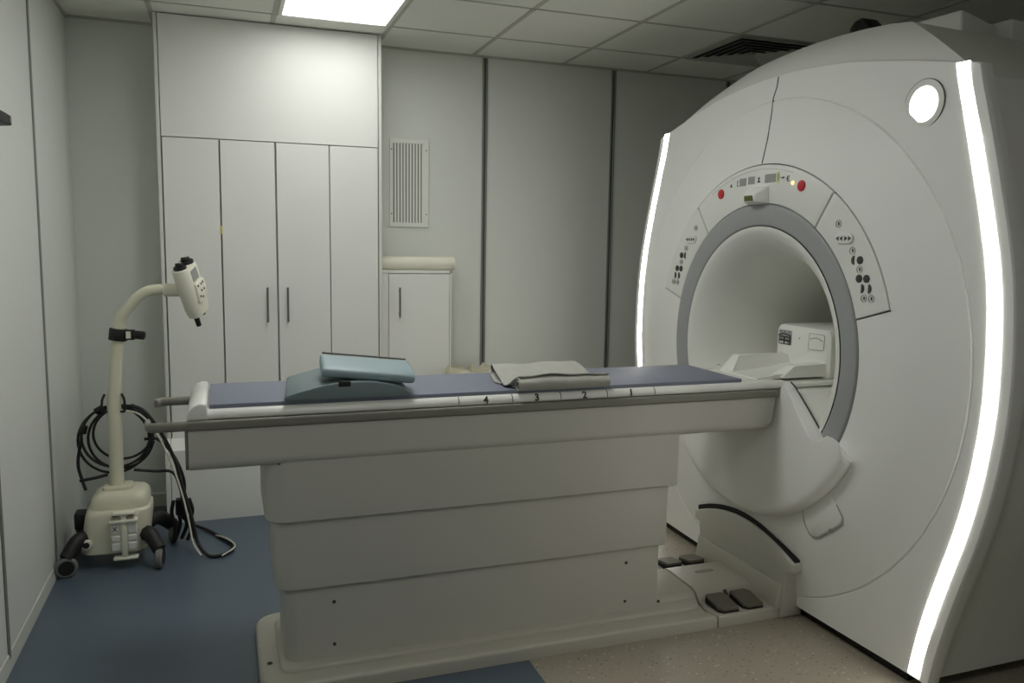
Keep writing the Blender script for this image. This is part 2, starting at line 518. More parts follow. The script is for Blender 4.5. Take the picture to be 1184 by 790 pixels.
# rear cover ring closing the back round the bore
rb = []
for k in range(72):
    a = 5.0 * k; rb.append(a)
b = bmesh.new()
V1 = [b.verts.new(Pg(rout(a) - .12, a, 3.75)) for a in rb]; V2 = [b.verts.new(Pg(.44, a, 3.77)) for a in rb]
for i in range(72): b.faces.new((V1[i], V1[(i + 1) % 72], V2[(i + 1) % 72], V2[i]))
finish(b, 'rear_cover', M['gantry'], SC, 30)
# plinth in the shade under the covers
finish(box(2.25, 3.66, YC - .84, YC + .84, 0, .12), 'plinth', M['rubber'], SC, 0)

# split line of the front cover above the bore
pth = [(.0, .784), (.008, .89), (-.002, 1.0), (-.014, 1.048), (-.014, 1.06), (.002, 1.10), (.006, 1.143)]
b = bmesh.new()
prev = None
for (u, v) in pth:
    r_ = hypot(u, v); x_ = interp(r_, [.785, .9, 1.04, 1.05, 1.3], [2.150, 2.168, 2.1965, 2.2005, 2.217]) - .0016
    cur = [b.verts.new(G(u - .0025, v, x_)), b.verts.new(G(u + .0025, v, x_)), b.verts.new(G(u + .0025, v, x_ + .01)), b.verts.new(G(u - .0025, v, x_ + .01))]
    if prev:
        for i in range(4): b.faces.new((prev[i], prev[(i + 1) % 4], cur[(i + 1) % 4], cur[i]))
    prev = cur
finish(b, 'cover_joint', M['recess'], SC, 0)

# glowing side strips
for sgn in (1, -1):
    rings = []
    for k in range(61):
        z = .055 + (2.105 - .055) * k / 60
        if sgn * 1 and k == 60: z = ztop(w_in(2.11)) - .004
        wi = w_in(z); sw = SW
        xa = fx(hypot(wi, z - ZC)) - .0022; xb = fx(hypot(wi + sw, z - ZC)) - .0022
        rings.append([G(sgn * wi, z - ZC, xa), G(sgn * (wi + sw), z - ZC, xb), G(sgn * (wi + sw), z - ZC, xb + .008), G(sgn * wi, z - ZC, xa + .008)])
    finish(loft(rings), 'light_strip', M['strip'], SC, 25)

# round badge lamp
bu, bv = YC - 2.131, 2.002 - ZC
bxp = fx(hypot(bu, bv))
def disc(u, v, x, r, th, bev=.0, n=40):
    return cyl(G(u, v, x + th), G(u, v, x), r, n=n, bev=bev)
def annulus(u, v, x, ro, ri, th, n=48):
    rings = [[G(u + r * cos(2 * pi * k / n), v + r * sin(2 * pi * k / n), xx) for k in range(n)] for r, xx in ((ri, x + th), (ri, x), ((ri + ro) / 2, x - .002), (ro, x), (ro, x + th))]
    return loft(rings, cap=False)
lamp = finish(annulus(bu, bv, bxp - .0022, .0805, .0575, .014), 'badge_lamp', M['lcd'] if 0 else M['panel'], SC)
finish(annulus(bu, bv, bxp - .0008, .0826, .0805, .010), 'bezel_gap', M['recess'], lamp)
finish(disc(bu, bv, bxp - .0035, .058, .012), 'glowing_disc', M['logo'], lamp)
def stroke(pts, r, x):
    return tube([G(u, v, x) for u, v in pts], r, 6)
gm = stroke([(p.x, p.y) for p in spline([(bu - .006, bv + .014, 0), (bu - .016, bv + .018, 0), (bu - .022, bv + .004, 0), (bu - .016, bv - .012, 0), (bu - .007, bv - .008, 0), (bu - .006, bv + .001, 0), (bu - .012, bv + .001, 0)], 5)], .0011, bxp - .0040)
add(gm, stroke([(p.x, p.y) for p in spline([(bu + .018, bv + .016, 0), (bu + .009, bv + .018, 0), (bu + .008, bv + .006, 0), (bu + .014, bv + .004, 0), (bu + .007, bv + .001, 0), (bu + .008, bv - .012, 0), (bu + .020, bv - .010, 0)], 5)], .0011, bxp - .0040))
finish(gm, 'monogram', M['logomark'], lamp)

# bore ring, flared liner
def revolve(prof, a0=0, a1=360, n=120, close=True):
    full = abs(a1 - a0 - 360) < 1e-6
    rings = []
    for k in range(n if full else n + 1):
        a = a0 + (a1 - a0) * k / n
        rings.append([Pg(r, a, x) for r, x in prof])
    if full: rings.append(rings[0])
    b = bmesh.new()
    cache = {}
    V = []
    for k, r in enumerate(rings):
        if full and k == n: V.append(V[0]); continue
        V.append([b.verts.new(p) for p in r])
    m_ = len(prof)
    for A_, B_ in zip(V, V[1:]):
        for i in range(m_ if close else m_ - 1):
            j = (i + 1) % m_
            b.faces.new((A_[i], A_[j], B_[j], B_[i]))
    if not full and close:
        b.faces.new(V[0][::-1]); b.faces.new(V[-1])
    return b
finish(revolve([(.616, 2.20), (.616, 2.147), (.613, 2.1425), (.608, 2.141), (.535, 2.148), (.528, 2.150), (.524, 2.155), (.522, 2.165), (.522, 2.20)]), 'bore_ring', M['ring'], SC, 50)
finish(revolve([(.622, 2.158), (.782, 2.158), (.782, 2.18), (.622, 2.18)], A0 - .5, A1 + .5, 90), 'panel_recess', M['recess'], SC, 30)
prof = [(.522, 2.150), (.514, 2.150), (.498, 2.157), (.472, 2.176), (.445, 2.205), (.418, 2.245), (.392, 2.30), (.368, 2.37), (.348, 2.45), (.333, 2.55), (.322, 2.67), (.315, 2.8), (.311, 2.95), (.31, 3.3), (.33, 3.5), (.38, 3.68), (.44, 3.77)]
finish(revolve(prof, close=False), 'bore_liner', M['liner'], SC, 60)

# control panels either side and display panel above the ring
def sector(a0, a1, r0, r1, xf, xb, n=30, bev=.003):
    a_ = [a0 + (a1 - a0) * k / n for k in range(n + 1)]
    loop = [(r1, a) for a in a_] + [(r0, a) for a in reversed(a_)]
    return prism([Pg(r, a, xf) for r, a in loop], [Pg(r, a, xb) for r, a in loop], bev=bev, seg=2, ang=40)
XP = 2.1455
disp = finish(sector(55.75, 126.9, .6195, .7775, XP, 2.17), 'display_panel', M['panel'], SC)
cpr = finish(sector(16.75, 55.15, .6195, .7775, XP, 2.17), 'control_panel', M['panel'], SC)
cpl = finish(sector(127.5, 163.25, .6195, .7775, XP, 2.17), 'control_panel', M['panel'], SC)
# engraved line near the outer edge of the display panel
finish(revolve([(.7590, XP - .0006), (.7603, XP - .0006), (.7603, XP + .002), (.7590, XP + .002)], 74, 118, 40), 'edge_line', M['inkp'], disp)

def uvbox(u0, u1, v0, v1, x, th=.004, bev=.001):
    return prism([G(u0, v0, x), G(u1, v0, x), G(u1, v1, x), G(u0, v1, x)], [G(u0, v0, x + th), G(u1, v0, x + th), G(u1, v1, x + th), G(u0, v1, x + th)], bev=bev, seg=1)
for u, v, r in ((.263, .675, .0215), (-.281, .672, .0215)):
    s = finish(disc(u, v, XP - .006, r, .01, .003), 'stop_button', M['red'], disp)
    finish(annulus(u, v, XP - .0066, r * .62, r * .52, .002, 24), 'ring_mark', M['creamw'] if 0 else M['panel'], s) if 0 else None
for u0, u1, v0, v1 in ((-.146, -.098, .698, .731), (-.085, -.038, .702, .734), (.030, .103, .701, .736)):
    finish(uvbox(u0, u1, v0, v1, XP - .001, .004, .0008), 'screen', M['lcd'], disp, 0)
def ring_strip(u0, u1, v0, v1, x, w=.003):
    b = uvbox(u0, u1, v0, v0 + w, x, .003, 0); add(b, uvbox(u0, u1, v1 - w, v1, x, .003, 0)); add(b, uvbox(u0, u0 + w, v0, v1, x, .003, 0)); add(b, uvbox(u1 - w, u1, v0, v1, x, .003, 0))
    return b
lm = ring_strip(.109, .126, .699, .741, XP - .0012, .0035)
finish(lm, 'lime_symbol_frame', M['lime'], disp, 0)
finish(uvbox(.116, .119, .706, .733, XP - .0012, .003, 0), 'bar_symbol', M['ink'], disp, 0)
def tri(u, v, s, rot, x=XP - .0012):
    p = [(u + s * cos(rot + k * 2 * pi / 3), v + s * sin(rot + k * 2 * pi / 3)) for k in range(3)]
    return prism([G(a, c, x) for a, c in p], [G(a, c, x + .003) for a, c in p])
finish(tri(-.206, .703, .010, pi / 2), 'triangle_symbol', M['ink'], disp, 0)
b = uvbox(-.163, -.160, .698, .722, XP - .0012, .003, 0); add(b, uvbox(-.163, -.152, .719, .722, XP - .0012, .003, 0)); add(b, uvbox(-.163, -.152, .698, .701, XP - .0012, .003, 0))
finish(b, 'bracket_symbol', M['ink'], disp, 0)
b = disc(-.010, .723, XP - .0012, .0055, .003, n=12); add(b, uvbox(-.019, -.001, .706, .712, XP - .0012, .003, 0)); add(b, uvbox(-.013, -.007, .712, .718, XP - .0012, .003, 0))
finish(b, 'patient_symbol', M['ink'], disp, 0)
b = uvbox(.133, .150, .713, .717, XP - .0012, .003, 0); add(b, tri(.151, .715, .006, 0))
finish(b, 'arrow_symbol', M['ink'], disp, 0)
b = revolve([(.0, 0)], 0, 10, 2, False) if 0 else bmesh.new()
arc = [(.182 + .009 * cos(radians(a)), .709 + .010 * sin(radians(a))) for a in range(60, 301, 20)]
add(b, tube([G(u, v, XP - .0005) for u, v in arc], .002, 6)); add(b, uvbox(.176, .186, .708, .711, XP - .0012, .003, 0))
finish(b, 'crescent_symbol', M['ink'], disp)
finish(disc(.209, .690, XP - .004, .0075, .006, .002, 16), 'indicator_light', M['amber'], disp)

# laser nose hanging over the ring
ns = prism([G(-.075, .690, XP), G(.062, .690, XP), G(.066, .612, XP), G(-.072, .612, XP)],
           [G(-.038, .652, 2.088), G(.036, .652, 2.088), G(.038, .622, 2.092), G(-.036, .622, 2.092)], bev=.006, seg=3)
nose = finish(ns, 'laser_port', M['gantry'], disp)
finish(prism([G(-.030, .649, 2.0872), G(.029, .649, 2.0872), G(.031, .626, 2.0896), G(-.030, .626, 2.0896)], [G(-.030, .649, 2.092), G(.029, .649, 2.092), G(.031, .626, 2.094), G(-.030, .626, 2.094)], bev=.002, seg=1), 'laser_window', M['window'], disp)

def buttons(panel, sg):
    def P(r, a): return (sg * r * cos(radians(a)), r * sin(radians(a)))
    x = XP - .0015
    # pill of four arrows
    c = P(.696, 42.3)
    n_ = 10; loop = [(c[0] + .026 + .019 * cos(radians(-90 + 180 * k / n_)), c[1] + .019 * sin(radians(-90 + 180 * k / n_))) for k in range(n_ + 1)] + [(c[0] - .026 + .019 * cos(radians(90 + 180 * k / n_)), c[1] + .019 * sin(radians(90 + 180 * k / n_))) for k in range(n_ + 1)]
    pill = finish(prism([G(u, v, XP - .007) for u, v in loop], [G(u, v, XP + .002) for u, v in loop], bev=.003, seg=2), 'drive_rocker', M['panel'], panel)
    for k, (du, rot) in enumerate(((-.029, pi), (-.010, pi), (.010, 0), (.029, 0))):
        finish(tri(c[0] + du, c[1], .0105, rot, XP - .0078), 'arrow_mark', M['ink'], pill, 0)
    def half(u, v, s, r=.0165):                # half-moon key
        loop = [(u + s * r * .55 * cos(radians(90 + 180 * k / 10)) * 1.5, v + r * sin(radians(90 + 180 * k / 10))) for k in range(11)]
        return prism([G(a, c_, XP - .004) for a, c_ in loop], [G(a, c_, XP + .002) for a, c_ in loop], bev=.001, seg=1)
    k1 = [(.714, 33.2), (.681, 28.5), (.713, 27.2)]
    for r, a in k1:
        u, v = P(r, a)
        finish(disc(u, v, XP - .004, .0145, .006, .0015, 20), 'round_button', M['ink'], panel)
    for r, a, s in ((.687, 34.6, 1), (.681, 25.2, -1), (.712, 24.1, -1)):
        u, v = P(r, a)
        finish(half(u - s * .004 * -1, v, s if sg > 0 else s), 'half_moon_button', M['recess'], panel)
    for r, a in ((.709, 47.5), (.701, 37.3), (.697, 30.9), (.678, 22.2), (.711, 21.2)):
        u, v = P(r, a)
        q = finish(annulus(u, v, XP - .0012, .0135, .0122, .004, 24), 'icon_ring', M['inkp'], panel)
        finish(uvbox(u - .003, u + .004, v - .006, v + .006, XP - .001, .003, 0), 'icon_mark', M['ink'], q, 0)
buttons(cpr, 1); buttons(cpl, -1)

# half-bowl docking cover under the bore
prof = [(.27, 2.122), (.33, 2.118), (.40, 2.114), (.46, 2.110), (.51, 2.107), (.54, 2.105), (.568, 2.1035), (.60, 2.101), (.625, 2.0993), (.655, 2.098), (.680, 2.0985), (.694, 2.103), (.704, 2.112), (.710, 2.126), (.712, 2.145), (.712, 2.19), (.61, 2.19), (.568, 2.175), (.535, 2.165), (.50, 2.157), (.40, 2.155), (.30, 2.155), (.27, 2.155), (.27, 2.14)]
def a_end(r, x):
    fr = max(0, min(1, (2.165 - x) / .06)); tp = max(0, min(1, (.60 - r) / .06))
    return interp(r, [.27, .30, .40, .50, .535, .565, .61, .655, .69, .712], [23, 23.3, 27.5, 30.8, 31.5, 29.5, 25.6, 24.8, 26.2, 29.5]) + 3.4 * fr * tp
b = bmesh.new(); V = []
NB = 72
for k in range(NB + 1):
    f_ = k / NB
    V.append([b.verts.new(Pg(r, -(180 - a_end(r, x)) * (1 - f_) - a_end(r, x) * f_, x)) for r, x in prof])
for A_, B_ in zip(V, V[1:]):
    for i in range(len(prof)):
        j = (i + 1) % len(prof)
        b.faces.new((A_[i], A_[j], B_[j], B_[i]))
fA = b.faces.new(V[0][::-1]); fB = b.faces.new(V[-1])
b.normal_update()
es = [e for f_ in (fA, fB) for e in f_.edges if all(v.co.x < 2.18 for v in e.verts) and all(hypot(v.co.z - ZC, YC - v.co.y) > .275 for v in e.verts)]
bmesh.ops.bevel(b, geom=es, offset=.006, segments=2, profile=.5, affect='EDGES', clamp_overlap=True)
bowl = finish(b, 'docking_cover', M['gantry'], SC, 38)
finish(disc(.325, -.395, 2.1145, .009, .006, .001, 14), 'screw_cap', M['inkp'], bowl)
# sills filling the bottom of the flare either side of the table
for sg in (1, -1):
    sl = [(.188, -.147), (.262, -.150), (.448, -.284), (.448, -.42), (.188, -.42)]
    finish(prism([G(sg * u, v, 2.152) for u, v in sl], [G(sg * u, v, 2.46) for u, v in sl], bev=.004, seg=2), 'bore_sill', M['liner'], SC)
for sg in (1, -1):
    finish(tube([G(sg * u, v, 2.156) for u, v in ((.250, -.108), (.275, -.120), (.355, -.190), (.425, -.254), (.452, -.277))], .0032, 8), 'cover_joint', M['recess'], bowl)
# small access flap below the bowl
fl = [(.372, -.600), (.395, -.655), (.418, -.684), (.438, -.692), (.462, -.684), (.560, -.607), (.580, -.588), (.583, -.568), (.552, -.528), (.508, -.497)]
def fp(s, x): return [G(.475 + (u - .475) * s, -.6 + (v + .6) * s, fx(hypot(u, v)) + x) for u, v in fl]
flap = finish(prism(fp(1, -.006), fp(1.0, .01), bev=.004, seg=2), 'access_flap', M['gantry'], SC)
lo = [(u, v) for u, v in fl]
b = bmesh.new()
pth = [G(u, v, fx(hypot(u, v)) - .003) for u, v in [(.371, -.600), (.392, -.657), (.416, -.688), (.438, -.697), (.466, -.688), (.564, -.611), (.585, -.59), (.588, -.567), (.555, -.524)]]
add(b, tube(pth, .0022, 6))
finish(b, 'flap_gap', M['inkp'], flap)
finish(disc(.53, -.635, fx(.83) - .010, .008, .01, .001, 12), 'flap_latch', M['inkp'], flap)

# top fairing
T = [-1 + 2 * k / 40 for k in range(41)]
front = [G(.925 * t_, ztop(.925 * t_) - ZC - .002 - .010 * max(0, abs(t_) - .55) / .45, 2.236) for t_ in T]
def zr(u): return interp(abs(u), [0, .14, .27, .4, .5], [2.396, 2.393, 2.386, 2.374, 2.357])
ridge = [G(.50 * t_, zr(.5 * t_) - ZC - .004, 2.405) for t_ in T]
lip = [G(.52 * t_, zr(.5 * t_) - ZC - .03, 2.385) for t_ in T]
back = [G(.56 * t_, zr(.5 * t_) * .0 + 2.33 - .03 * abs(t_) - ZC, 3.4) for t_ in T]
b = bmesh.new()
def lay(rowA, rowB, bm):
    A_ = [bm.verts.new(p) for p in rowA]; B_ = [bm.verts.new(p) for p in rowB]
    for i in range(len(A_) - 1): bm.faces.new((A_[i], A_[i + 1], B_[i + 1], B_[i]))
mid = [[f_[i] * (1 - k) + r_[i] * k for i in range(3)] for k in (0,) for f_, r_ in zip(front, ridge)]
steps = []
for k in (0, .25, .5, .75, .93, 1.0):
    row = []
    for f_, r_ in zip(front, ridge):
        bul = .016 * sin(pi * min(1, k)) 
        row.append((f_[0] + (r_[0] - f_[0]) * k - bul * .7, f_[1] + (r_[1] - f_[1]) * k, f_[2] + (r_[2] - f_[2]) * k + bul * .7))
    steps.append(row)
for A_, B_ in zip(steps, steps[1:]): lay(A_, B_, b)
lay(steps[-1], back, b)
for sg in (0, -1):
    s_ = 1 if sg == -1 else -1
    hip = [r[sg] for r in steps]
    col_b = G(s_ * .935, 2.05 - ZC, 3.4); fb = b.verts.new(G(s_ * .935, 2.05 - ZC, 2.25))
    v = [b.verts.new(h_) for h_ in hip]
    bk = b.verts.new(back[sg]); lowb = b.verts.new(col_b)
    for i in range(len(v) - 1): b.faces.new((v[i], v[i + 1], bk)) if i == -1 else None
    b.faces.new(v + [bk, lowb, fb])
A_ = [b.verts.new(p) for p in (back[0], back[20], back[-1], G(.935, 2.05 - ZC, 3.4), G(-.935, 2.05 - ZC, 3.4))]
b.faces.new(A_)
bmesh.ops.remove_doubles(b, verts=b.verts[:], dist=1e-4)
finish(b, 'top_fairing', M['gantry'], SC, 22)
# service boxes on the roof
b = prism([(2.69, 2.44, 2.22), (2.90, 2.45, 2.22), (2.90, 2.95, 2.22), (2.69, 2.95, 2.22)], [(2.70, 2.455, 2.446), (2.895, 2.46, 2.402), (2.895, 2.94, 2.412), (2.70, 2.94, 2.458)], bev=.012, seg=3)
finish(b, 'service_box', M['gantry'], SC)
b = prism([(2.93, 2.42, 2.2), (3.25, 2.42, 2.2), (3.25, 2.9, 2.2), (2.93, 2.9, 2.2)], [(2.935, 2.43, 2.43), (3.245, 2.43, 2.42), (3.245, 2.89, 2.42), (2.935, 2.89, 2.43)], bev=.012, seg=3)
finish(b, 'service_box', M['gantry'], SC)
t = thing('camera_unit', 'small black box sitting on the roof of the scanner', 'camera', (2.70, 2.955, 2.37))
finish(prism_x([(2.90, 2.380), (3.01, 2.380), (3.01, 2.50), (2.98, 2.523), (2.94, 2.53), (2.90, 2.49)], 2.66, 2.75, bev=.006), 'body', M['black'], t)
finish(cyl((2.652, 2.955, 2.47), (2.662, 2.955, 2.47), .022, n=18), 'lens', M['rubber'], t)

# arched skirt cover in front of the scanner's foot
arch = [(-.358, -.835)] + [(.358 * k / 12, -.755 - .08 * (abs(k) / 12) ** 1.9) for k in range(-11, 12)] + [(.358, -.835)]
up_ = arch + [(.358, -.874), (.318, -.884), (.300, -1.0875), (-.300, -1.0875), (-.318, -.884), (-.358, -.874)]
b = prism([G(u, v, 2.128) for u, v in up_], [G(u, v, 2.235) for u, v in up_], bev=.007, seg=3, ang=40)
sk = finish(b, 'foot_cover', M['tablew'], SC, 35)
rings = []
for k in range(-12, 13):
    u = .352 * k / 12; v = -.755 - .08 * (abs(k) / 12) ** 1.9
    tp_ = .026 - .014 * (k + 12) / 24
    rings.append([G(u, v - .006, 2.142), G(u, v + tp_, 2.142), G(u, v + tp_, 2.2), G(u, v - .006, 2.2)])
finish(loft(rings), 'slot_shade_band', M['rubber'], sk, 0)  # black band painted as the shade in the open slot above the cover

# ================================================================== PATIENT TABLE
TB = thing('patient_table', 'long white patient table with grey side rails docked to the scanner', 'patient table', (1.0, YC, 0))
HW = .223
def yy(u): return YC - u
# skirt under the cradle
sec = [(-.222, .917), (.222, .917)] + [(.222 - .035 + .035 * cos(radians(-a)), .817 + .035 * sin(radians(-a))) for a in range(0, 91, 15)] + [(-.222 + .035 - .035 * cos(radians(-a)), .817 + .035 * sin(radians(-a))) for a in range(90, -1, -15)]
secy = [(yy(u), z) for u, z in sec]
def taper(x, s): return [(x, YC + (y - YC) * s, .917 + (z - .917) * (1 if s == 1 else .88)) for y, z in secy]
b = loft([taper(-.118, 1), taper(2.075, 1), [(2.098 if z < .85 else 2.112, YC + (y - YC) * .985, z + (.012 if z < .85 else 0)) for y, z in secy]])
finish(b, 'skirt', M['tablew'], TB, 35)
b = loft([[(-.128, YC + (y - YC) * .985, .85 + (z - .85) * .97) for y, z in secy], [(-.1195, YC + (y - YC) * .985, .85 + (z - .85) * .97) for y, z in secy]])
finish(b, 'end_plate', M['rail'], TB, 35)
for u, z in ((.2215, .80),):
    finish(cyl((.157, yy(.196), .789), (.157, yy(.206), .789), .006, n=10), 'screw', M['ink'], TB); finish(cyl((.197, yy(.196), .787), (.197, yy(.206), .787), .0075, n=10), 'screw', M['ink'], TB)
# rails with hand grips
for sg in (1, -1):
    p = rrect(min(yy(sg * .212), yy(sg * .232)), max(yy(sg * .212), yy(sg * .232)), .919, .949, .006, 3)
    rl = finish(prism_x(p, -.121, 2.128), 'side_rail', M['rail'], TB, 35)
    path = [(-.112, yy(sg * .223), .934), (-.20, yy(sg * .223), .934)] + [(-.212 - .022 * sin(radians(a)), yy(sg * (.223 - .022 * (1 - cos(radians(a))))), .934) for a in range(15, 91, 15)] + [(-.236, yy(sg * .180), .938), (-.236, yy(sg * .160), .940)]
    finish(tube(path, [.0165] * (len(path) - 1) + [.012], 16, flat=(.95, .6)), 'hand_grip', M['rail'], TB, 50)
# cradle
tr = [(.214, .949), (.220, .955), (.2195, .965), (.214, .975), (.204, .981), (.190, .983), (.186, .976), (-.186, .976), (-.190, .983), (-.204, .981), (-.214, .975), (-.2195, .965), (-.220, .955), (-.214, .949)]
b = prism_x([(yy(u), z) for u, z in tr], -.062, 2.15)
tray = finish(b, 'cradle', M['tray'], TB, 50)
eb = [(-.122, .949), (-.122, .966), (-.116, .980), (-.103, .995), (-.086, 1.004), (-.069, 1.004), (-.060, .998), (-.056, .949)]
b = prism_y(eb, yy(.221), yy(-.221), bev=.006, seg=2, ang=50)
finish(b, 'end_lip', M['tray'], TB, 50)

finish(box(2.131, 2.149, yy(.224), yy(.206), .922, .947, .003, 1), 'dock_gap_block', M['black'], TB)  # black block put in for the shaded gap between table and docking cover
# numbered scale along the near edge
def text_mesh(body, size):
    cu = bpy.data.curves.new('txt', 'FONT'); cu.body = body; cu.size = size; cu.extrude = .0004
    cu.align_x = 'CENTER'; cu.align_y = 'CENTER'; cu.offset = .0012
    ob = bpy.data.objects.new('txt', cu); COL.objects.link(ob)
    dg = bpy.context.evaluated_depsgraph_get(); dg.update()
    me = bpy.data.meshes.new_from_object(ob.evaluated_get(dg))
    bpy.data.objects.remove(ob); bpy.data.curves.remove(cu)
    b = bmesh.new(); b.from_mesh(me); bpy.data.meshes.remove(me)
    return b
ang = atan2(.975 - .955, .2195 - .214)
for txt, x in (('4', .868), ('3', 1.063), ('2', 1.253), ('1', 1.447)):
    b = text_mesh(txt, .036)
    R = Matrix.Translation((x, yy(.2195), .9665)) @ Matrix.Rotation(radians(68), 4, 'X')
    b.transform(R)
    finish(b, 'scale_number', M['ink'], TB, 0)
for x in (.769, .969, 1.158, 1.347, 1.55):
    b = bmesh.new()
    pr = [(.2202, .955), (.2202, .965), (.2148, .9755), (.206, .9812)]
    rings = [[(x - .0014, yy(u), z), (x + .0014, yy(u), z), (x + .0014, yy(u - .002), z - .001), (x - .0014, yy(u - .002), z - .001)] for u, z in pr]
    finish(loft(rings), 'scale_tick', M['ink'], TB, 0)

# pedestal: three stacked covers, each a little smaller than the one above
def rr2(x0, x1, y0, y1, rl, rr_, n):
    out = []
    for cx_, cy_, a0, r in ((x1 - rr_, y0 + rr_, -90, rr_), (x1 - rr_, y1 - rr_, 0, rr_), (x0 + rl, y1 - rl, 90, rl), (x0 + rl, y0 + rl, 180, rl)):
        for i in range(n + 1):
            a = radians(a0 + 90 * i / n); out.append((cx_ + r * cos(a), cy_ + r * sin(a)))
    return out
def tier(x0, x1, h, z0, z1, r, drop=0.0, up_=0.0):
    rings = []
    for z, e in ((z1 + up_, 0), (z0 + .02, 0), (z0 + .006, -.002), (z0, -.010), (z0, -.03)):
        rings.append([(x, y, z) for x, y in rr2(x0 - e, x1 + e, yy(h + e), yy(-h - e), max(.004, r + e), .006, 3)])
    return loft(rings)
for x0, x1, h, z0, z1, r in ((.110, 1.673, .210, .578, .80, .07), (.138, 1.643, .190, .330, .595, .062), (.170, 1.622, .171, .05, .345, .045)):
    finish(tier(x0, x1, h, z0, z1, r), 'pedestal_cover', M['tablew'], TB, 40)
for x, z in ((.335, .27), (.335, .115), (1.475, .272), (1.475, .112), (1.628, .09)):
    finish(cyl((x, yy(.1685), z), (x, yy(.1725), z), .0062, n=12), 'screw', M['ink'], TB)
finish(cyl((.1105, yy(.10), .70), (.1135, yy(.10), .70), .008, n=10), 'screw', M['ink'], TB)
# base plate
def plate(x0, x1, h, z0, z1, r, bev):
    b = prism_z(rrect(x0, x1, yy(h), yy(-h), r, 6), z0, z1)
    bevel_sharp(b, bev, 3, 50, lambda e: all(abs(v.co.z - z1) < 1e-5 for v in e.verts))
    return b
bp = [p_ for p_ in rrect(.082, 1.95, yy(.288), yy(-.288), .09, 6) if p_[0] < 1.0]
seam_ = [(1.831, yy(.288)), (1.815, yy(.235)), (1.82, yy(.19)), (1.834, yy(.11)), (1.838, yy(-.05)), (1.82, yy(-.16)), (1.82, yy(-.288))]
half = len(bp) // 2
b = prism_z(bp[half:] + seam_ + bp[:half] if bp[half:][0][1] > YC and False else seam_ + bp, 0, .052)
bevel_sharp(b, .014, 3, 30, lambda e: all(abs(v.co.z - .052) < 1e-5 for v in e.verts))
finish(b, 'base_plate', M['plate'], TB, 40)
finish(plate(.150, 1.812, .214, .045, .068, .05, .010), 'base_kerb', M['plate'], TB, 40)
finish(cyl((.118, 2.78, .050), (.118, 2.78, .0545), .009, n=14), 'screw', M['ink'], TB)
# pedal end of the base
pb = [(1.839, yy(.288)), (2.132, yy(.288)), (2.132, yy(-.288)), (1.829, yy(-.288)), (1.829, yy(-.16)), (1.846, yy(-.05)), (1.842, yy(.11)), (1.828, yy(.19)), (1.824, yy(.235))]
b = prism_z(pb, 0, .05)
bevel_sharp(b, .012, 3, 50, lambda e: all(abs(v.co.z - .05) < 1e-5 for v in e.verts))
pe = finish(b, 'pedal_base', M['plate'], TB, 40)
finish(prism_z([(1.826, yy(.30)), (1.842, yy(.30)), (1.842, yy(-.28)), (1.826, yy(-.28))], 0.0, .03), 'base_gap', M['recess'], TB, 0) if 0 else None
hump = [(yy(.165), .045), (yy(.13), .086), (yy(.10), .094), (yy(-.10), .094), (yy(-.13), .086), (yy(-.165), .045)]
b = prism_x(hump, 1.60, 1.824, bev=.006, seg=2)
finish(b, 'pedal_hump', M['plate'], TB, 40)
b = prism_x(hump, 1.830, 2.128, bev=.006, seg=2)
prism_y([(2.10, .045), (2.115, .15), (2.128, .15), (2.128, .045)], yy(.30), yy(-.30), bev=.004, seg=2, bm=b)
finish(b, 'pedal_hump', M['plate'], TB, 40)
for x0, x1, sg in ((1.852, 1.942, 1), (1.970, 2.060, 1), (1.870, 1.955, -1), (1.985, 2.075, -1)):
    ya, yb = (yy(.278), yy(.165)) if sg > 0 else (yy(-.165), yy(-.278))
    c = .018
    lo = [(x0 + c, ya), (x1 - .003, ya), (x1, ya + .003), (x1, yb - c), (x1 - c, yb), (x0 + .003, yb), (x0, yb - .003), (x0, ya + c)]
    if sg < 0: lo = [(x, ya + yb - y) for x, y in lo][::-1]
    zt = lambda y: .070 + .018 * ((y - ya) / (yb - ya)) if sg > 0 else .088 - .018 * ((y - ya) / (yb - ya))
    pd = finish(prism([(x, y, .050) for x, y in lo], [(x, y, zt(y) - .012) for x, y in lo]), 'pedal', M['rubber'], TB, 0)
    finish(prism([(x, y, zt(y) - .012) for x, y in lo], [(x, y, zt(y)) for x, y in lo], bev=.002, seg=1), 'pedal_pad', M['pedal'], pd, 30)
b = cyl((1.957, yy(.150), .085), (1.957, yy(.165), .072), .008, n=12)
finish(b, 'pedal_pivot', M['recess'], TB)
finish(prism_z(rrect(1.93, 2.02, yy(-.025), yy(-.05), .008, 3) if 0 else rrect(1.93, 2.02, YC + .02, YC + .045, .008, 3), .092, .0955), 'label_plate', M['inkp'], TB, 0)

# ------------------------------------------------------------------ mattress
b = box(-.053, 1.957, 2.7005, 3.112, .9765, .9955, .003, 2)
tag(finish(b, 'mattress', M['matt'], None, 30, loc=(.95, 2.906, .9765)), 'long thin blue-grey mattress lying along the patient table', 'mattress')

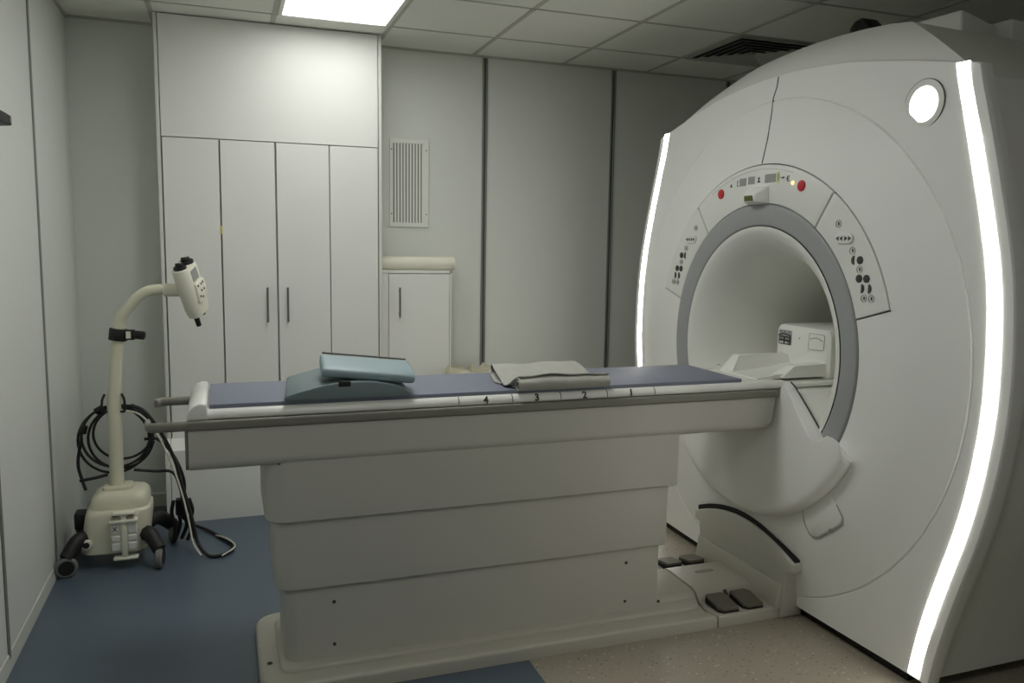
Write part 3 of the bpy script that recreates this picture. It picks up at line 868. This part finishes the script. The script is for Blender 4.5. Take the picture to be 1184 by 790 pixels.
# ------------------------------------------------------------------ wedge cushion and pad
MT = .9958
t = thing('wedge_cushion', 'grey-green arched foam cushion lying on the mattress under the pale pad', 'cushion', (.39, 2.9, MT))
prof = [(.180, 0), (.178, .010), (.184, .018), (.24, .034), (.30, .048), (.36, .056), (.42, .058), (.47, .055), (.53, .044), (.575, .030), (.596, .010), (.600, 0)]
b = prism([(x, 2.682, MT + z) for x, z in prof], [(x + .036, 3.09, MT + z) for x, z in prof], bev=.005, seg=2, ang=55)
finish(b, 'cover', M['wedge'], t, 35)
finish(box(.352, .392, 2.6795, 2.70, MT + .042, MT + .060, .002, 1), 'fastener_tab', M['rubber'], t)
t = thing('head_pad', 'pale teal padded cushion tilted on top of the grey-green one', 'cushion', (.46, 2.8, 1.06))
ctr = Vector((.464, 2.800, 1.0775))
Rm = Matrix.Rotation(radians(-3.5), 4, 'Z') @ Matrix.Rotation(radians(6), 4, 'Y') @ Matrix.Rotation(radians(5.5), 4, 'X')
def padloft(hx, hy, hz):
    rings = []
    for x, s in ((-hx, .80), (-hx - .004 if 0 else -hx + .003, .95), (-hx + .012, 1), (0, 1.0), (hx - .012, 1), (hx - .003, .95), (hx, .80)):
        r = []
        for k in range(32):
            a = 2 * pi * k / 32
            cy_ = (abs(cos(a)) ** .55) * (1 if cos(a) > 0 else -1); cz_ = (abs(sin(a)) ** .62) * (1 if sin(a) > 0 else -1)
            r.append(ctr + (Rm @ Vector((x, cy_ * hy * (1 if s == 1 else .99), cz_ * hz * s))))
        rings.append(r)
    return loft(rings)
finish(padloft(.156, .105, .0235), 'cover', M['pad'], t, 45)
seam = [ctr + (Rm @ Vector((x, .098, .0225))) for x in (-.15, 0, .15)]
finish(tube(seam, .003, 8), 'piping', M['recess'], t)

# ------------------------------------------------------------------ folded blanket
def sweep_cloth(profile, xl, xr, th, n=26, wob=.0):
    """profile of (y, z); left and right edges given as functions of y"""
    P = spline([(0, y, z) for y, z in profile], 5)
    b = bmesh.new()
    N = len(P); rows = []
    for i, p in enumerate(P):
        t_ = (P[min(i + 1, N - 1)] - P[max(i - 1, 0)]).normalized()
        nr = Vector((0, -t_.z, t_.y))
        row = []
        for k in range(n + 1):
            f = k / n
            x = xl(p.y, i / (N - 1)) * (1 - f) + xr(p.y, i / (N - 1)) * f
            w = wob * (sin(f * 7 + p.y * 9) + .6 * sin(f * 15 + 2 + p.y * 5)) * (p.z - MT) * 12
            row.append((x, p.y, p.z + w, nr))
        rows.append(row)
    top = [[b.verts.new((x, y + nr.y * th / 2, z + nr.z * th / 2)) for x, y, z, nr in r] for r in rows]
    bot = [[b.verts.new((x, y - nr.y * th / 2, z - nr.z * th / 2)) for x, y, z, nr in r] for r in rows]
    for i in range(N - 1):
        for k in range(n):
            b.faces.new((top[i][k], top[i][k + 1], top[i + 1][k + 1], top[i + 1][k])); b.faces.new((bot[i][k], bot[i + 1][k], bot[i + 1][k + 1], bot[i][k + 1]))
        b.faces.new((top[i][0], top[i + 1][0], bot[i + 1][0], bot[i][0])); b.faces.new((top[i][n], bot[i][n], bot[i + 1][n], top[i + 1][n]))
    for k in range(n):
        b.faces.new((top[0][k], bot[0][k], bot[0][k + 1], top[0][k + 1])); b.faces.new((top[-1][k], top[-1][k + 1], bot[-1][k + 1], bot[-1][k]))
    return b
t = thing('folded_blanket', 'grey blanket loosely folded on the mattress near the scanner', 'blanket', (1.17, 2.88, MT))
h = .004
# upper sheet: far edge rolled, dip, then up over the near roll
pf = [(3.075, .004), (3.092, .020), (3.075, .036), (3.03, .041), (2.96, .037), (2.89, .028), (2.83, .018), (2.785, .0085), (2.757, .0085), (2.738, .020), (2.722, .036), (2.704, .048), (2.690, .0505)]
pf = [(y - .010, MT + z + h / 2) for y, z in pf]
b = sweep_cloth(pf, lambda y, s: interp(y, [2.69, 2.75, 2.80, 2.95, 3.09], [.995, .962, .965, .985, 1.018]), lambda y, s: interp(y, [2.69, 2.85, 3.09], [1.352, 1.345, 1.372]), h, wob=.006)
add(b, sweep_cloth([(y - .010 - (.004 if .008 < z < .03 and y < 2.70 else 0), MT + z + h / 2 - (.006 if z < .0045 and y < 2.70 else 0)) for y, z in [(3.05, .004), (2.97, .0035), (2.86, .003), (2.78, .004), (2.72, .003), (2.692, .004), (2.681, .014), (2.680, .028), (2.690, .039), (2.706, .041), (2.722, .029), (2.738, .014), (2.730, .010), (2.716, .022), (2.704, .031), (2.692, .026), (2.694, .014), (2.712, .0085), (2.74, .0065)]], lambda y, s: interp(y, [2.69, 2.74, 2.85, 3.05], [.990, .992, .955, 1.0]), lambda y, s: 1.352 - .006 * s, h, wob=.004))
finish(b, 'blanket_cloth', M['cloth'], t, 60)

# ------------------------------------------------------------------ head coil dock at the scanner end of the cradle
HC = thing('head_coil', 'white moulded head coil with a keypad sitting in the mouth of the bore', 'head coil', (2.3, YC, .984))
def rounded_profile(pts, r, n=4):
    out = []
    m_ = len(pts)
    for i in range(m_):
        p0, p1, p2 = Vector(pts[i - 1]), Vector(pts[i]), Vector(pts[(i + 1) % m_])
        a, c = (p0 - p1), (p2 - p1)
        rr = min(r, a.length * .45, c.length * .45)
        s, e = p1 + a.normalized() * rr, p1 + c.normalized() * rr
        for k in range(n + 1):
            f = k / n; out.append(tuple(s * (1 - f) ** 2 + p1 * 2 * f * (1 - f) + e * f * f))
    return out
def rp3(w0, w1, z0, z1, r): return rrect(w0, w1, z0, z1, r, 5)
rings = []
for x, ins in ((2.418, .012), (2.42 - .006, .02), (2.425, .004), (2.44, 0), (2.78, 0), (2.79, .01)):
    rings.append([(x, y, z) for y, z in rrect(2.732 + ins, 3.092 - ins, .962, 1.178 - ins, .034, 6)])
rings = rings[1:]
hcb = finish(loft(rings), 'shell', M['tray'], HC, 40)
# two low arms reaching forward either side of the neck
for ya, yb, yt in ((2.752, 2.83, 2.80), (3.048, 2.965, 3.0)):
    pa = rounded_profile([(2.19, .978), (2.255, 1.030), (2.45, 1.034), (2.45, .978)], .012) if ya < 2.9 else rounded_profile([(2.09, .978), (2.155, 1.046), (2.45, 1.046), (2.45, .978)], .012)
    b_ = prism([(x, ya, z) for x, z in pa], [(x, (yb if z < 1.0 else yt), z) for x, z in pa], bev=.005, seg=2, ang=55)
    finish(b_, 'side_arm', M['tray'], HC, 40)
# dished rest between the arms
rings = []
for x, zc_ in ((2.08, .980), (2.2, .984), (2.30, .990), (2.43, 1.0)):
    rings.append([(x, 2.765 + .27 * k / 12, max(.980, zc_ + .03 * abs((k - 6) / 6) ** 2 * (x - 2.08) / .35)) for k in range(13)] + [(x, 3.035, .976), (x, 2.765, .976)])
finish(loft(rings), 'neck_rest', M['tray'], HC, 40)
# runners carrying on into the bore
finish(prism_x([(2.70, .949), (3.10, .949), (3.10, .966), (2.70, .966)], 2.15, 2.75, bev=.005, seg=2), 'runner', M['tray'], HC, 40)
# keypad on the face towards the table; u runs from far to near
XF = 2.4135
def fbox(y0, y1, z0, z1, x, th, bev): return box(x, x + th, y0, y1, z0, z1, bev, 2)
kpo = finish(fbox(2.976, 3.066, 1.083, 1.153, XF - .003, .02, .006), 'keypad', M['ring'], HC)
finish(fbox(2.980, 3.062, 1.086, 1.124, XF - .0042, .004, .003), 'key_field', M['ink'], kpo, 0)
for ky in (2.994, 3.009, 3.033, 3.048):
    for kz in (1.095, 1.113):
        finish(cyl((XF - .0065, ky, kz), (XF - .003, ky, kz), .0055, n=10), 'key', M['lcd'] if (ky < 3.0 or kz > 1.11) else M['panel'], kpo)
finish(tube(spline([(XF - .004, 2.979, 1.127), (XF - .005, 3.021, 1.135), (XF - .004, 3.063, 1.126)], 5), .0024, 6), 'trim_line', M['black'], kpo)
for ky in (2.994, 3.021, 3.048):
    finish(cyl((XF - .0045, ky, 1.144), (XF - .002, ky, 1.144), .0032, n=8), 'status_dot', M['ink'], kpo)
lp = rounded_profile([(2.768, 1.086), (2.864, 1.083), (2.860, 1.154), (2.764, 1.154)], .010)
lo_ = finish(prism_x(lp, XF - .0015, XF + .01, bev=.001, seg=1, ang=50), 'latch_plate', M['panel'], HC, 40)
finish(tube([(XF - .0012, y, z) for y, z in lp] + [(XF - .0012,) + tuple(lp[0])], .0014, 6), 'plate_gap', M['inkp'], lo_)
finish(tube(spline([(XF - .002, 2.776, 1.126), (XF - .003, 2.812, 1.137), (XF - .002, 2.852, 1.129)], 5), .0018, 6), 'finger_grip', M['inkp'], lo_)
finish(cyl((XF - .001, 2.925, 1.124), (XF + .003, 2.925, 1.124), .004, n=10), 'screw', M['inkp'], HC)

# ================================================================== CONTRAST INJECTOR TROLLEY
IJ = thing('contrast_injector', 'cream wheeled contrast injector with a bent arm standing in the corner', 'injector', (-.51, 4.1, 0))
# body: rounded cover with a swelling lower half
def sup(cx_, cy_, hx_, hy_, z, n=36, e=.42):
    r = []
    for k in range(n):
        a = 2 * pi * k / n
        r.append((cx_ + hx_ * (abs(cos(a)) ** e) * (1 if cos(a) > 0 else -1), cy_ + hy_ * (abs(sin(a)) ** e) * (1 if sin(a) > 0 else -1), z))
    return r
secs = [(.066, .136, .125), (.073, .144, .132), (.18, .144, .134), (.238, .142, .133), (.262, .138, .128), (.272, .128, .116), (.280, .127, .115), (.306, .125, .112), (.328, .116, .103), (.342, .102, .09), (.349, .082, .07)]
bodym = loft([sup(-.512 + (z - .07) * .12, 4.125, hx_, hy_, z + 0) for z, hx_, hy_ in secs])
body = finish(bodym, 'body', M['cream'], IJ, 40)
finish(prism_z(rrect(-.56, -.43, 4.06, 4.18, .03, 5), .346, .364, bev=.005, seg=2, ang=50), 'pole_socket', M['cream'], IJ, 40)
b = cyl((-.622, 3.982, .125), (-.622, 4.0, .125), .024, n=20, bev=.004)
sw = finish(b, 'power_socket', M['creamw'], body)
finish(cyl((-.622, 3.979, .125), (-.622, 3.984, .125), .014, n=18), 'socket_core', M['rubber'], sw)
# tray-like holder on the front
b = box(-.520, -.408, 3.972, 3.994, .082, .232, .004, 2)
hold = finish(b, 'syringe_holder', M['creamw'], IJ)
for z0, z1, x0, x1 in ((.258, .272, -.508, -.412), (.222, .236, -.522, -.402), (.046, .058, -.510, -.404)):
    finish(box(x0, x1, 3.955, 4.0, z0, z1, .005, 2), 'holder_flange', M['creamw'], hold)
finish(box(-.474, -.450, 3.962, 3.99, .058, .262, .004, 2), 'holder_rib', M['creamw'], hold)
for x0, x1, z0, z1 in ((-.516, -.480, .170, .215), (-.446, -.410, .170, .215), (-.516, -.480, .135, .160), (-.446, -.410, .135, .160), (-.516, -.480, .09, .125), (-.446, -.410, .09, .125)):
    finish(box(x0, x1, 3.967, 3.975, z0, z1, .003, 1), 'holder_pocket', M['panel'], hold)
mk_ = tube([(-.510, 3.966, .182), (-.490, 3.966, .205)], .0015, 6); tube([(-.510, 3.966, .205), (-.490, 3.966, .182)], .0015, 6, bm=mk_)
finish(mk_, 'cross_mark', M['ink'], hold)
for x in (-.497, -.43):
    finish(cyl((x - .012, 3.985, .250), (x + .014, 3.985, .253), .006, n=10), 'clip', M['ink'], hold)
# legs and castors
legs = [(-.610, 4.06, -.700, 3.945), (-.405, 4.06, -.312, 3.945), (-.61, 4.2, -.690, 4.33), (-.40, 4.2, -.27, 4.28)]
for x0, y0, x1, y1 in legs:
    dv = Vector((x1 - x0, y1 - y0, 0)).normalized()
    pts = spline([(x0, y0, .13), (x0 + (x1 - x0) * .5, y0 + (y1 - y0) * .5, .145), (x1, y1, .085)], 6)
    lg = finish(tube(pts, [.040 - .008 * k / (len(pts) - 1) for k in range(len(pts))], 8, flat=(1.0, .95)), 'leg', M['black'], IJ, 50)
    wx, wy = x1 + .0, y1 - .005
    fork = box(wx - .022, wx + .022, wy - .012, wy + .028, .062, .098, .008, 2)
    cst = finish(fork, 'caster', M['black'], IJ)
    ax = Vector((.2, -.98, 0)) if x1 < -.5 and y1 < 4 else Vector((1, -.15, 0)); ax.normalize()
    rings = []
    for s, r in ((-.016, .020), (-.016, .041), (-.010, .0475), (.010, .0475), (.016, .041), (.016, .020)):
        q = ax.cross(Vector((0, 0, 1)))
        rings.append([Vector((wx, wy, .048)) + ax * s + (q * cos(2 * pi * k / 24) + Vector((0, 0, 1)) * sin(2 * pi * k / 24)) * r for k in range(24)])
    wh = finish(loft(rings), 'wheel', M['wheel'], cst, 40)
    finish(cyl(Vector((wx, wy, .048)) - ax * .0185, Vector((wx, wy, .048)) + ax * .0185, .033, n=20), 'wheel_hub', M['black'], cst)
finish(box(-.690, -.640, 4.12, 4.20, .155, .235, .008, 2), 'battery_box', M['black'], IJ)
# pole with its clamp
pole = [(-.500, 4.12, .355), (-.4985, 4.12, .60), (-.4985, 4.12, .745), (-.494, 4.12, .80), (-.484, 4.12, .93), (-.478, 4.12, .99), (-.472, 4.12, 1.04), (-.462, 4.12, 1.12), (-.447, 4.115, 1.165), (-.412, 4.105, 1.212), (-.375, 4.10, 1.254), (-.330, 4.095, 1.281), (-.286, 4.09, 1.288), (-.255, 4.088, 1.287)]
pp = spline(pole, 6)
rad = [.031 if p.z < .76 else (.031 - .004 * min(1, (p.z - .76) / .2) if p.z < 1.05 else max(.0245, .0275 - .02 * (p.z - 1.05))) for p in pp]
finish(tube(pp, rad, 20), 'pole', M['cream'], IJ, 60)
finish(cyl((-.265, 4.088, 1.2865), (-.19, 4.082, 1.285), .031, n=20, bev=.004), 'arm_sleeve', M['creamw'], IJ)
cl = cyl((-.471, 4.12, 1.050), (-.464, 4.12, 1.105), .041, n=24, bev=.004)
box(-.436, -.395, 4.085, 4.125, 1.054, 1.100, .004, 2, bm=cl)
clo = finish(cl, 'clamp', M['black'], IJ)
finish(box(-.432, -.412, 4.0835, 4.0855, 1.062, 1.094), 'clamp_label', M['creamw'], clo, 0)
b = cyl((-.398, 4.095, 1.078), (-.352, 4.085, 1.073), .020, n=10, bev=.005); cyl((-.380, 4.10, 1.078), (-.36, 4.06, 1.078), .014, n=10, bev=.003, bm=b)
finish(b, 'clamp_knob', M['black'], clo)
# cable hook on the pole
hk = bmesh.new()
for s in (-1, 1):
    tube(spline([(-.499 + s * .028, 4.11, .715), (-.499 + s * .046, 4.10, .72), (-.499 + s * .047, 4.10, .77), (-.499 + s * .036, 4.11, .80)], 5), .006, 8, bm=hk)
finish(hk, 'cable_hook', M['black'], IJ)
# injector head: two barrels side by side, tilted so their tops face the room
ax = Vector((-.065, -.085, .25)).normalized()
so = Vector((.032, .075, .036)); so = (so - ax * so.dot(ax)); so = so.normalized() * .068
c0 = Vector((-.158, 4.05, 1.278))                       # near barrel centre
L = .118
hb = bmesh.new()
def capsule_ring(c, s, rr, n=14):
    side_ = ax.cross(so).normalized(); sd = so.normalized(); out = []
    for k in range(n + 1):
        a = -pi / 2 + pi * k / n
        out.append(c + so * .5 + so * .5 + sd * rr * cos(a) + side_ * rr * sin(a))
    for k in range(n + 1):
        a = pi / 2 + pi * k / n
        out.append(c + sd * rr * cos(a) + side_ * rr * sin(a))
    return [v + ax * s for v in out]
hr = .0405
hd = finish(loft([capsule_ring(c0, s, r) for s, r in ((-L - .012, .018), (-L - .008, .032), (-L + .008, hr - .005), (-L + .03, hr - .001), (0, hr), (L - .012, hr), (L - .002, hr - .004), (L, hr - .012))]), 'injector_head', M['creamw'], IJ, 40)
for q, rr in ((0, .029), (1, .033)):
    c = c0 + so * q
    kb = finish(cyl(c + ax * (L - .004), c + ax * (L + .012), rr, n=24, bev=.003), 'syringe_knob', M['black'], hd)
    sd = ax.cross(so).normalized()
    kk = cyl(c + ax * (L + .010) - so.normalized() * 0, c + ax * (L + .030), rr * .66, rr * .55, n=20, bev=.004)
    finish(kk, 'knob_grip', M['black'], kb)
    finish(tube([c + ax * (L + .031) - sd * rr * .4, c + ax * (L + .031) + sd * rr * .4], .003, 6), 'knob_mark', M['panel'], kb)
finish(cyl(c0 - ax * (L + .010), c0 - ax * (L + .062), .0125, .012, n=16, bev=.004), 'nozzle', M['black'], hd)
finish(cyl(c0 + so - ax * (L + .006), c0 + so - ax * (L + .036), .0125, .012, n=16, bev=.004), 'nozzle', M['black'], hd)
# control plate with keys on the right flank
sd = ax.cross(so).normalized()
if sd.x < 0: sd = -sd
sn = so.normalized()
def plate_pts(off): return [c0 + so * .5 + sd * (hr + off) + sn * a_2 + ax * b_2 for a_2, b_2 in ((-.045, -.055), (-.02, -.065), (.045, -.05), (.055, .0), (.05, .035), (-.035, .035))]
pt = finish(prism(plate_pts(-.004), plate_pts(.010), bev=.003, seg=2), 'key_plate', M['creamw'], hd)
for a_2, b_2 in ((-.02, .02), (.012, .018), (.03, .02), (0, -.01), (-.025, -.03), (-.005, -.04), (.025, -.012)):
    finish(cyl(c0 + so * .5 + sd * (hr + .009) + sn * a_2 + ax * b_2, c0 + so * .5 + sd * (hr + .012) + sn * a_2 + ax * b_2, .0055, n=10), 'key', M['ink'], pt)
pts_ = lambda off: [c0 + so * .5 + sd * (hr + off) + sn * a_2 + ax * b_2 for a_2, b_2 in ((-.03, .045), (.03, .045), (.03, .10), (-.03, .10))]
finish(prism(pts_(-.002), pts_(.0015)), 'label_panel', M['lcd'], hd, 0)

# cables
def ring_path(cx_, cz_, r, y0, y1, a0, a1, squash=1.0, n=40):
    return [(cx_ + r * cos(radians(a0 + (a1 - a0) * k / n)), y0 + (y1 - y0) * k / n, cz_ + r * squash * sin(radians(a0 + (a1 - a0) * k / n))) for k in range(n + 1)]
b = bmesh.new()
for cx_, cz_, r, y0, y1, a0, a1, sq in ((-.500, .585, .150, 4.175, 4.165, 70, 430, 1.0), (-.482, .572, .142, 4.19, 4.18, 95, 455, 1.05), (-.515, .560, .155, 4.20, 4.205, 60, 420, 1.04), (-.470, .600, .128, 4.16, 4.17, 80, 440, .98)):
    tube(ring_path(cx_, cz_, r, y0, y1, a0, a1, sq), .0062, 8, bm=b)
for k in range(5):
    a = radians((20, 60, 120, 165, 340)[k])
    c = Vector((-.495 + .15 * cos(a), 4.18, .585 + .15 * sin(a))); tv = Vector((-sin(a), 0, cos(a))) * .02
    cyl(c - tv, c + tv, .016, n=10, bev=.003, bm=b)
tag(finish(b, 'cable_coil', M['cable'], None, 50, loc=(-.5, 4.18, .42)), 'black cable coiled in loops behind the injector pole', 'cable')
b = bmesh.new()
tube(spline([(-.465, 4.15, .735), (-.38, 4.13, .715), (-.30, 4.12, .60), (-.245, 4.13, .46), (-.225, 4.14, .36), (-.195, 4.12, .25), (-.17, 4.09, .15), (-.15, 4.06, .06), (-.105, 4.0, .012), (-.05, 3.985, .009), (.0, 4.04, .009), (.005, 4.13, .009), (-.05, 4.25, .010), (-.11, 4.36, .012), (-.20, 4.47, .02)], 8), .0085, 8, bm=b)
tag(finish(b, 'cable', M['cable'], None, 60, loc=(-.2, 4.1, 0)), 'black cable hanging from the injector and looping across the blue floor', 'cable')
b = bmesh.new()
tube(spline([(-.46, 4.115, .720), (-.385, 4.10, .695), (-.315, 4.09, .60), (-.262, 4.10, .46), (-.232, 4.105, .36), (-.205, 4.09, .25), (-.185, 4.06, .15), (-.17, 4.03, .07), (-.135, 3.975, .022)], 8), .0045, 8, bm=b)
tube(spline([(-.04, 3.972, .012), (.015, 4.035, .022), (.012, 4.10, .024), (-.03, 4.19, .024), (-.07, 4.27, .012)], 8), .004, 8, bm=b)
tag(finish(b, 'cable', M['wcable'], None, 60, loc=(-.2, 4.1, 0)), 'white cable running down beside the black one on the injector', 'cable')
b = bmesh.new()
for pts in ([(-.43, 4.17, .415), (-.34, 4.19, .395), (-.26, 4.18, .385), (-.225, 4.16, .30), (-.22, 4.20, .20)], [(-.38, 4.18, .56), (-.32, 4.2, .55), (-.25, 4.19, .46), (-.21, 4.19, .34), (-.215, 4.23, .22)], [(-.652, 4.19, .58), (-.672, 4.19, .46), (-.655, 4.18, .375), (-.64, 4.16, .335)], [(-.66, 4.15, .385), (-.60, 4.13, .398), (-.54, 4.14, .408)]):
    tube(spline(pts, 7), .0075, 8, bm=b)
tag(finish(b, 'cable', M['cable'], None, 60, loc=(-.4, 4.18, .2)), 'black cable draped over the back of the injector body', 'cable')
t = thing('cable_bundle', 'dark bundle of plugs and cable ends behind the right wheel of the injector', 'cable bundle', (-.24, 4.26, 0))
b = bmesh.new()
random.seed(3)
for k in range(5):
    x = -.262 + .018 * k; y = 4.20 + .015 * (k % 3)
    tube(spline([(x, y, .235), (x + random.uniform(-.02, .02), y + .01, .17), (x + random.uniform(-.03, .03), y + .02, .10), (x + random.uniform(-.02, .03), y + .02, .02)], 5), .009, 8, bm=b)
finish(b, 'cable_ends', M['cable'], t, 60)
finish(box(-.255, -.195, 4.215, 4.255, .15, .235, .008, 2), 'plug', M['black'], t)

# ------------------------------------------------------------------ two unseen ceiling panels added as fill light
ceiling_light(.2815, 2.665, 'added unseen fill light panel straight above the patient table', e='fillpanel_strong')
ceiling_light(.2815, .265, 'added unseen fill light panel at the near end of the room', e='fillpanel_soft')

# ------------------------------------------------------------------ world and view
w = bpy.data.worlds.new('world'); S.world = w; w.use_nodes = True
w.node_tree.nodes['Background'].inputs['Color'].default_value = (.6, .62, .6, 1)
w.node_tree.nodes['Background'].inputs['Strength'].default_value = .05
S.view_settings.view_transform = 'Standard'; S.view_settings.look = 'None'
S.view_settings.gamma = 1; S.view_settings.use_curve_mapping = False
S.view_settings.exposure = 1.85
S.cycles.use_denoising = True
S.cycles.max_bounces = 12; S.cycles.diffuse_bounces = 8
S.cycles.caustics_reflective = False; S.cycles.caustics_refractive = False
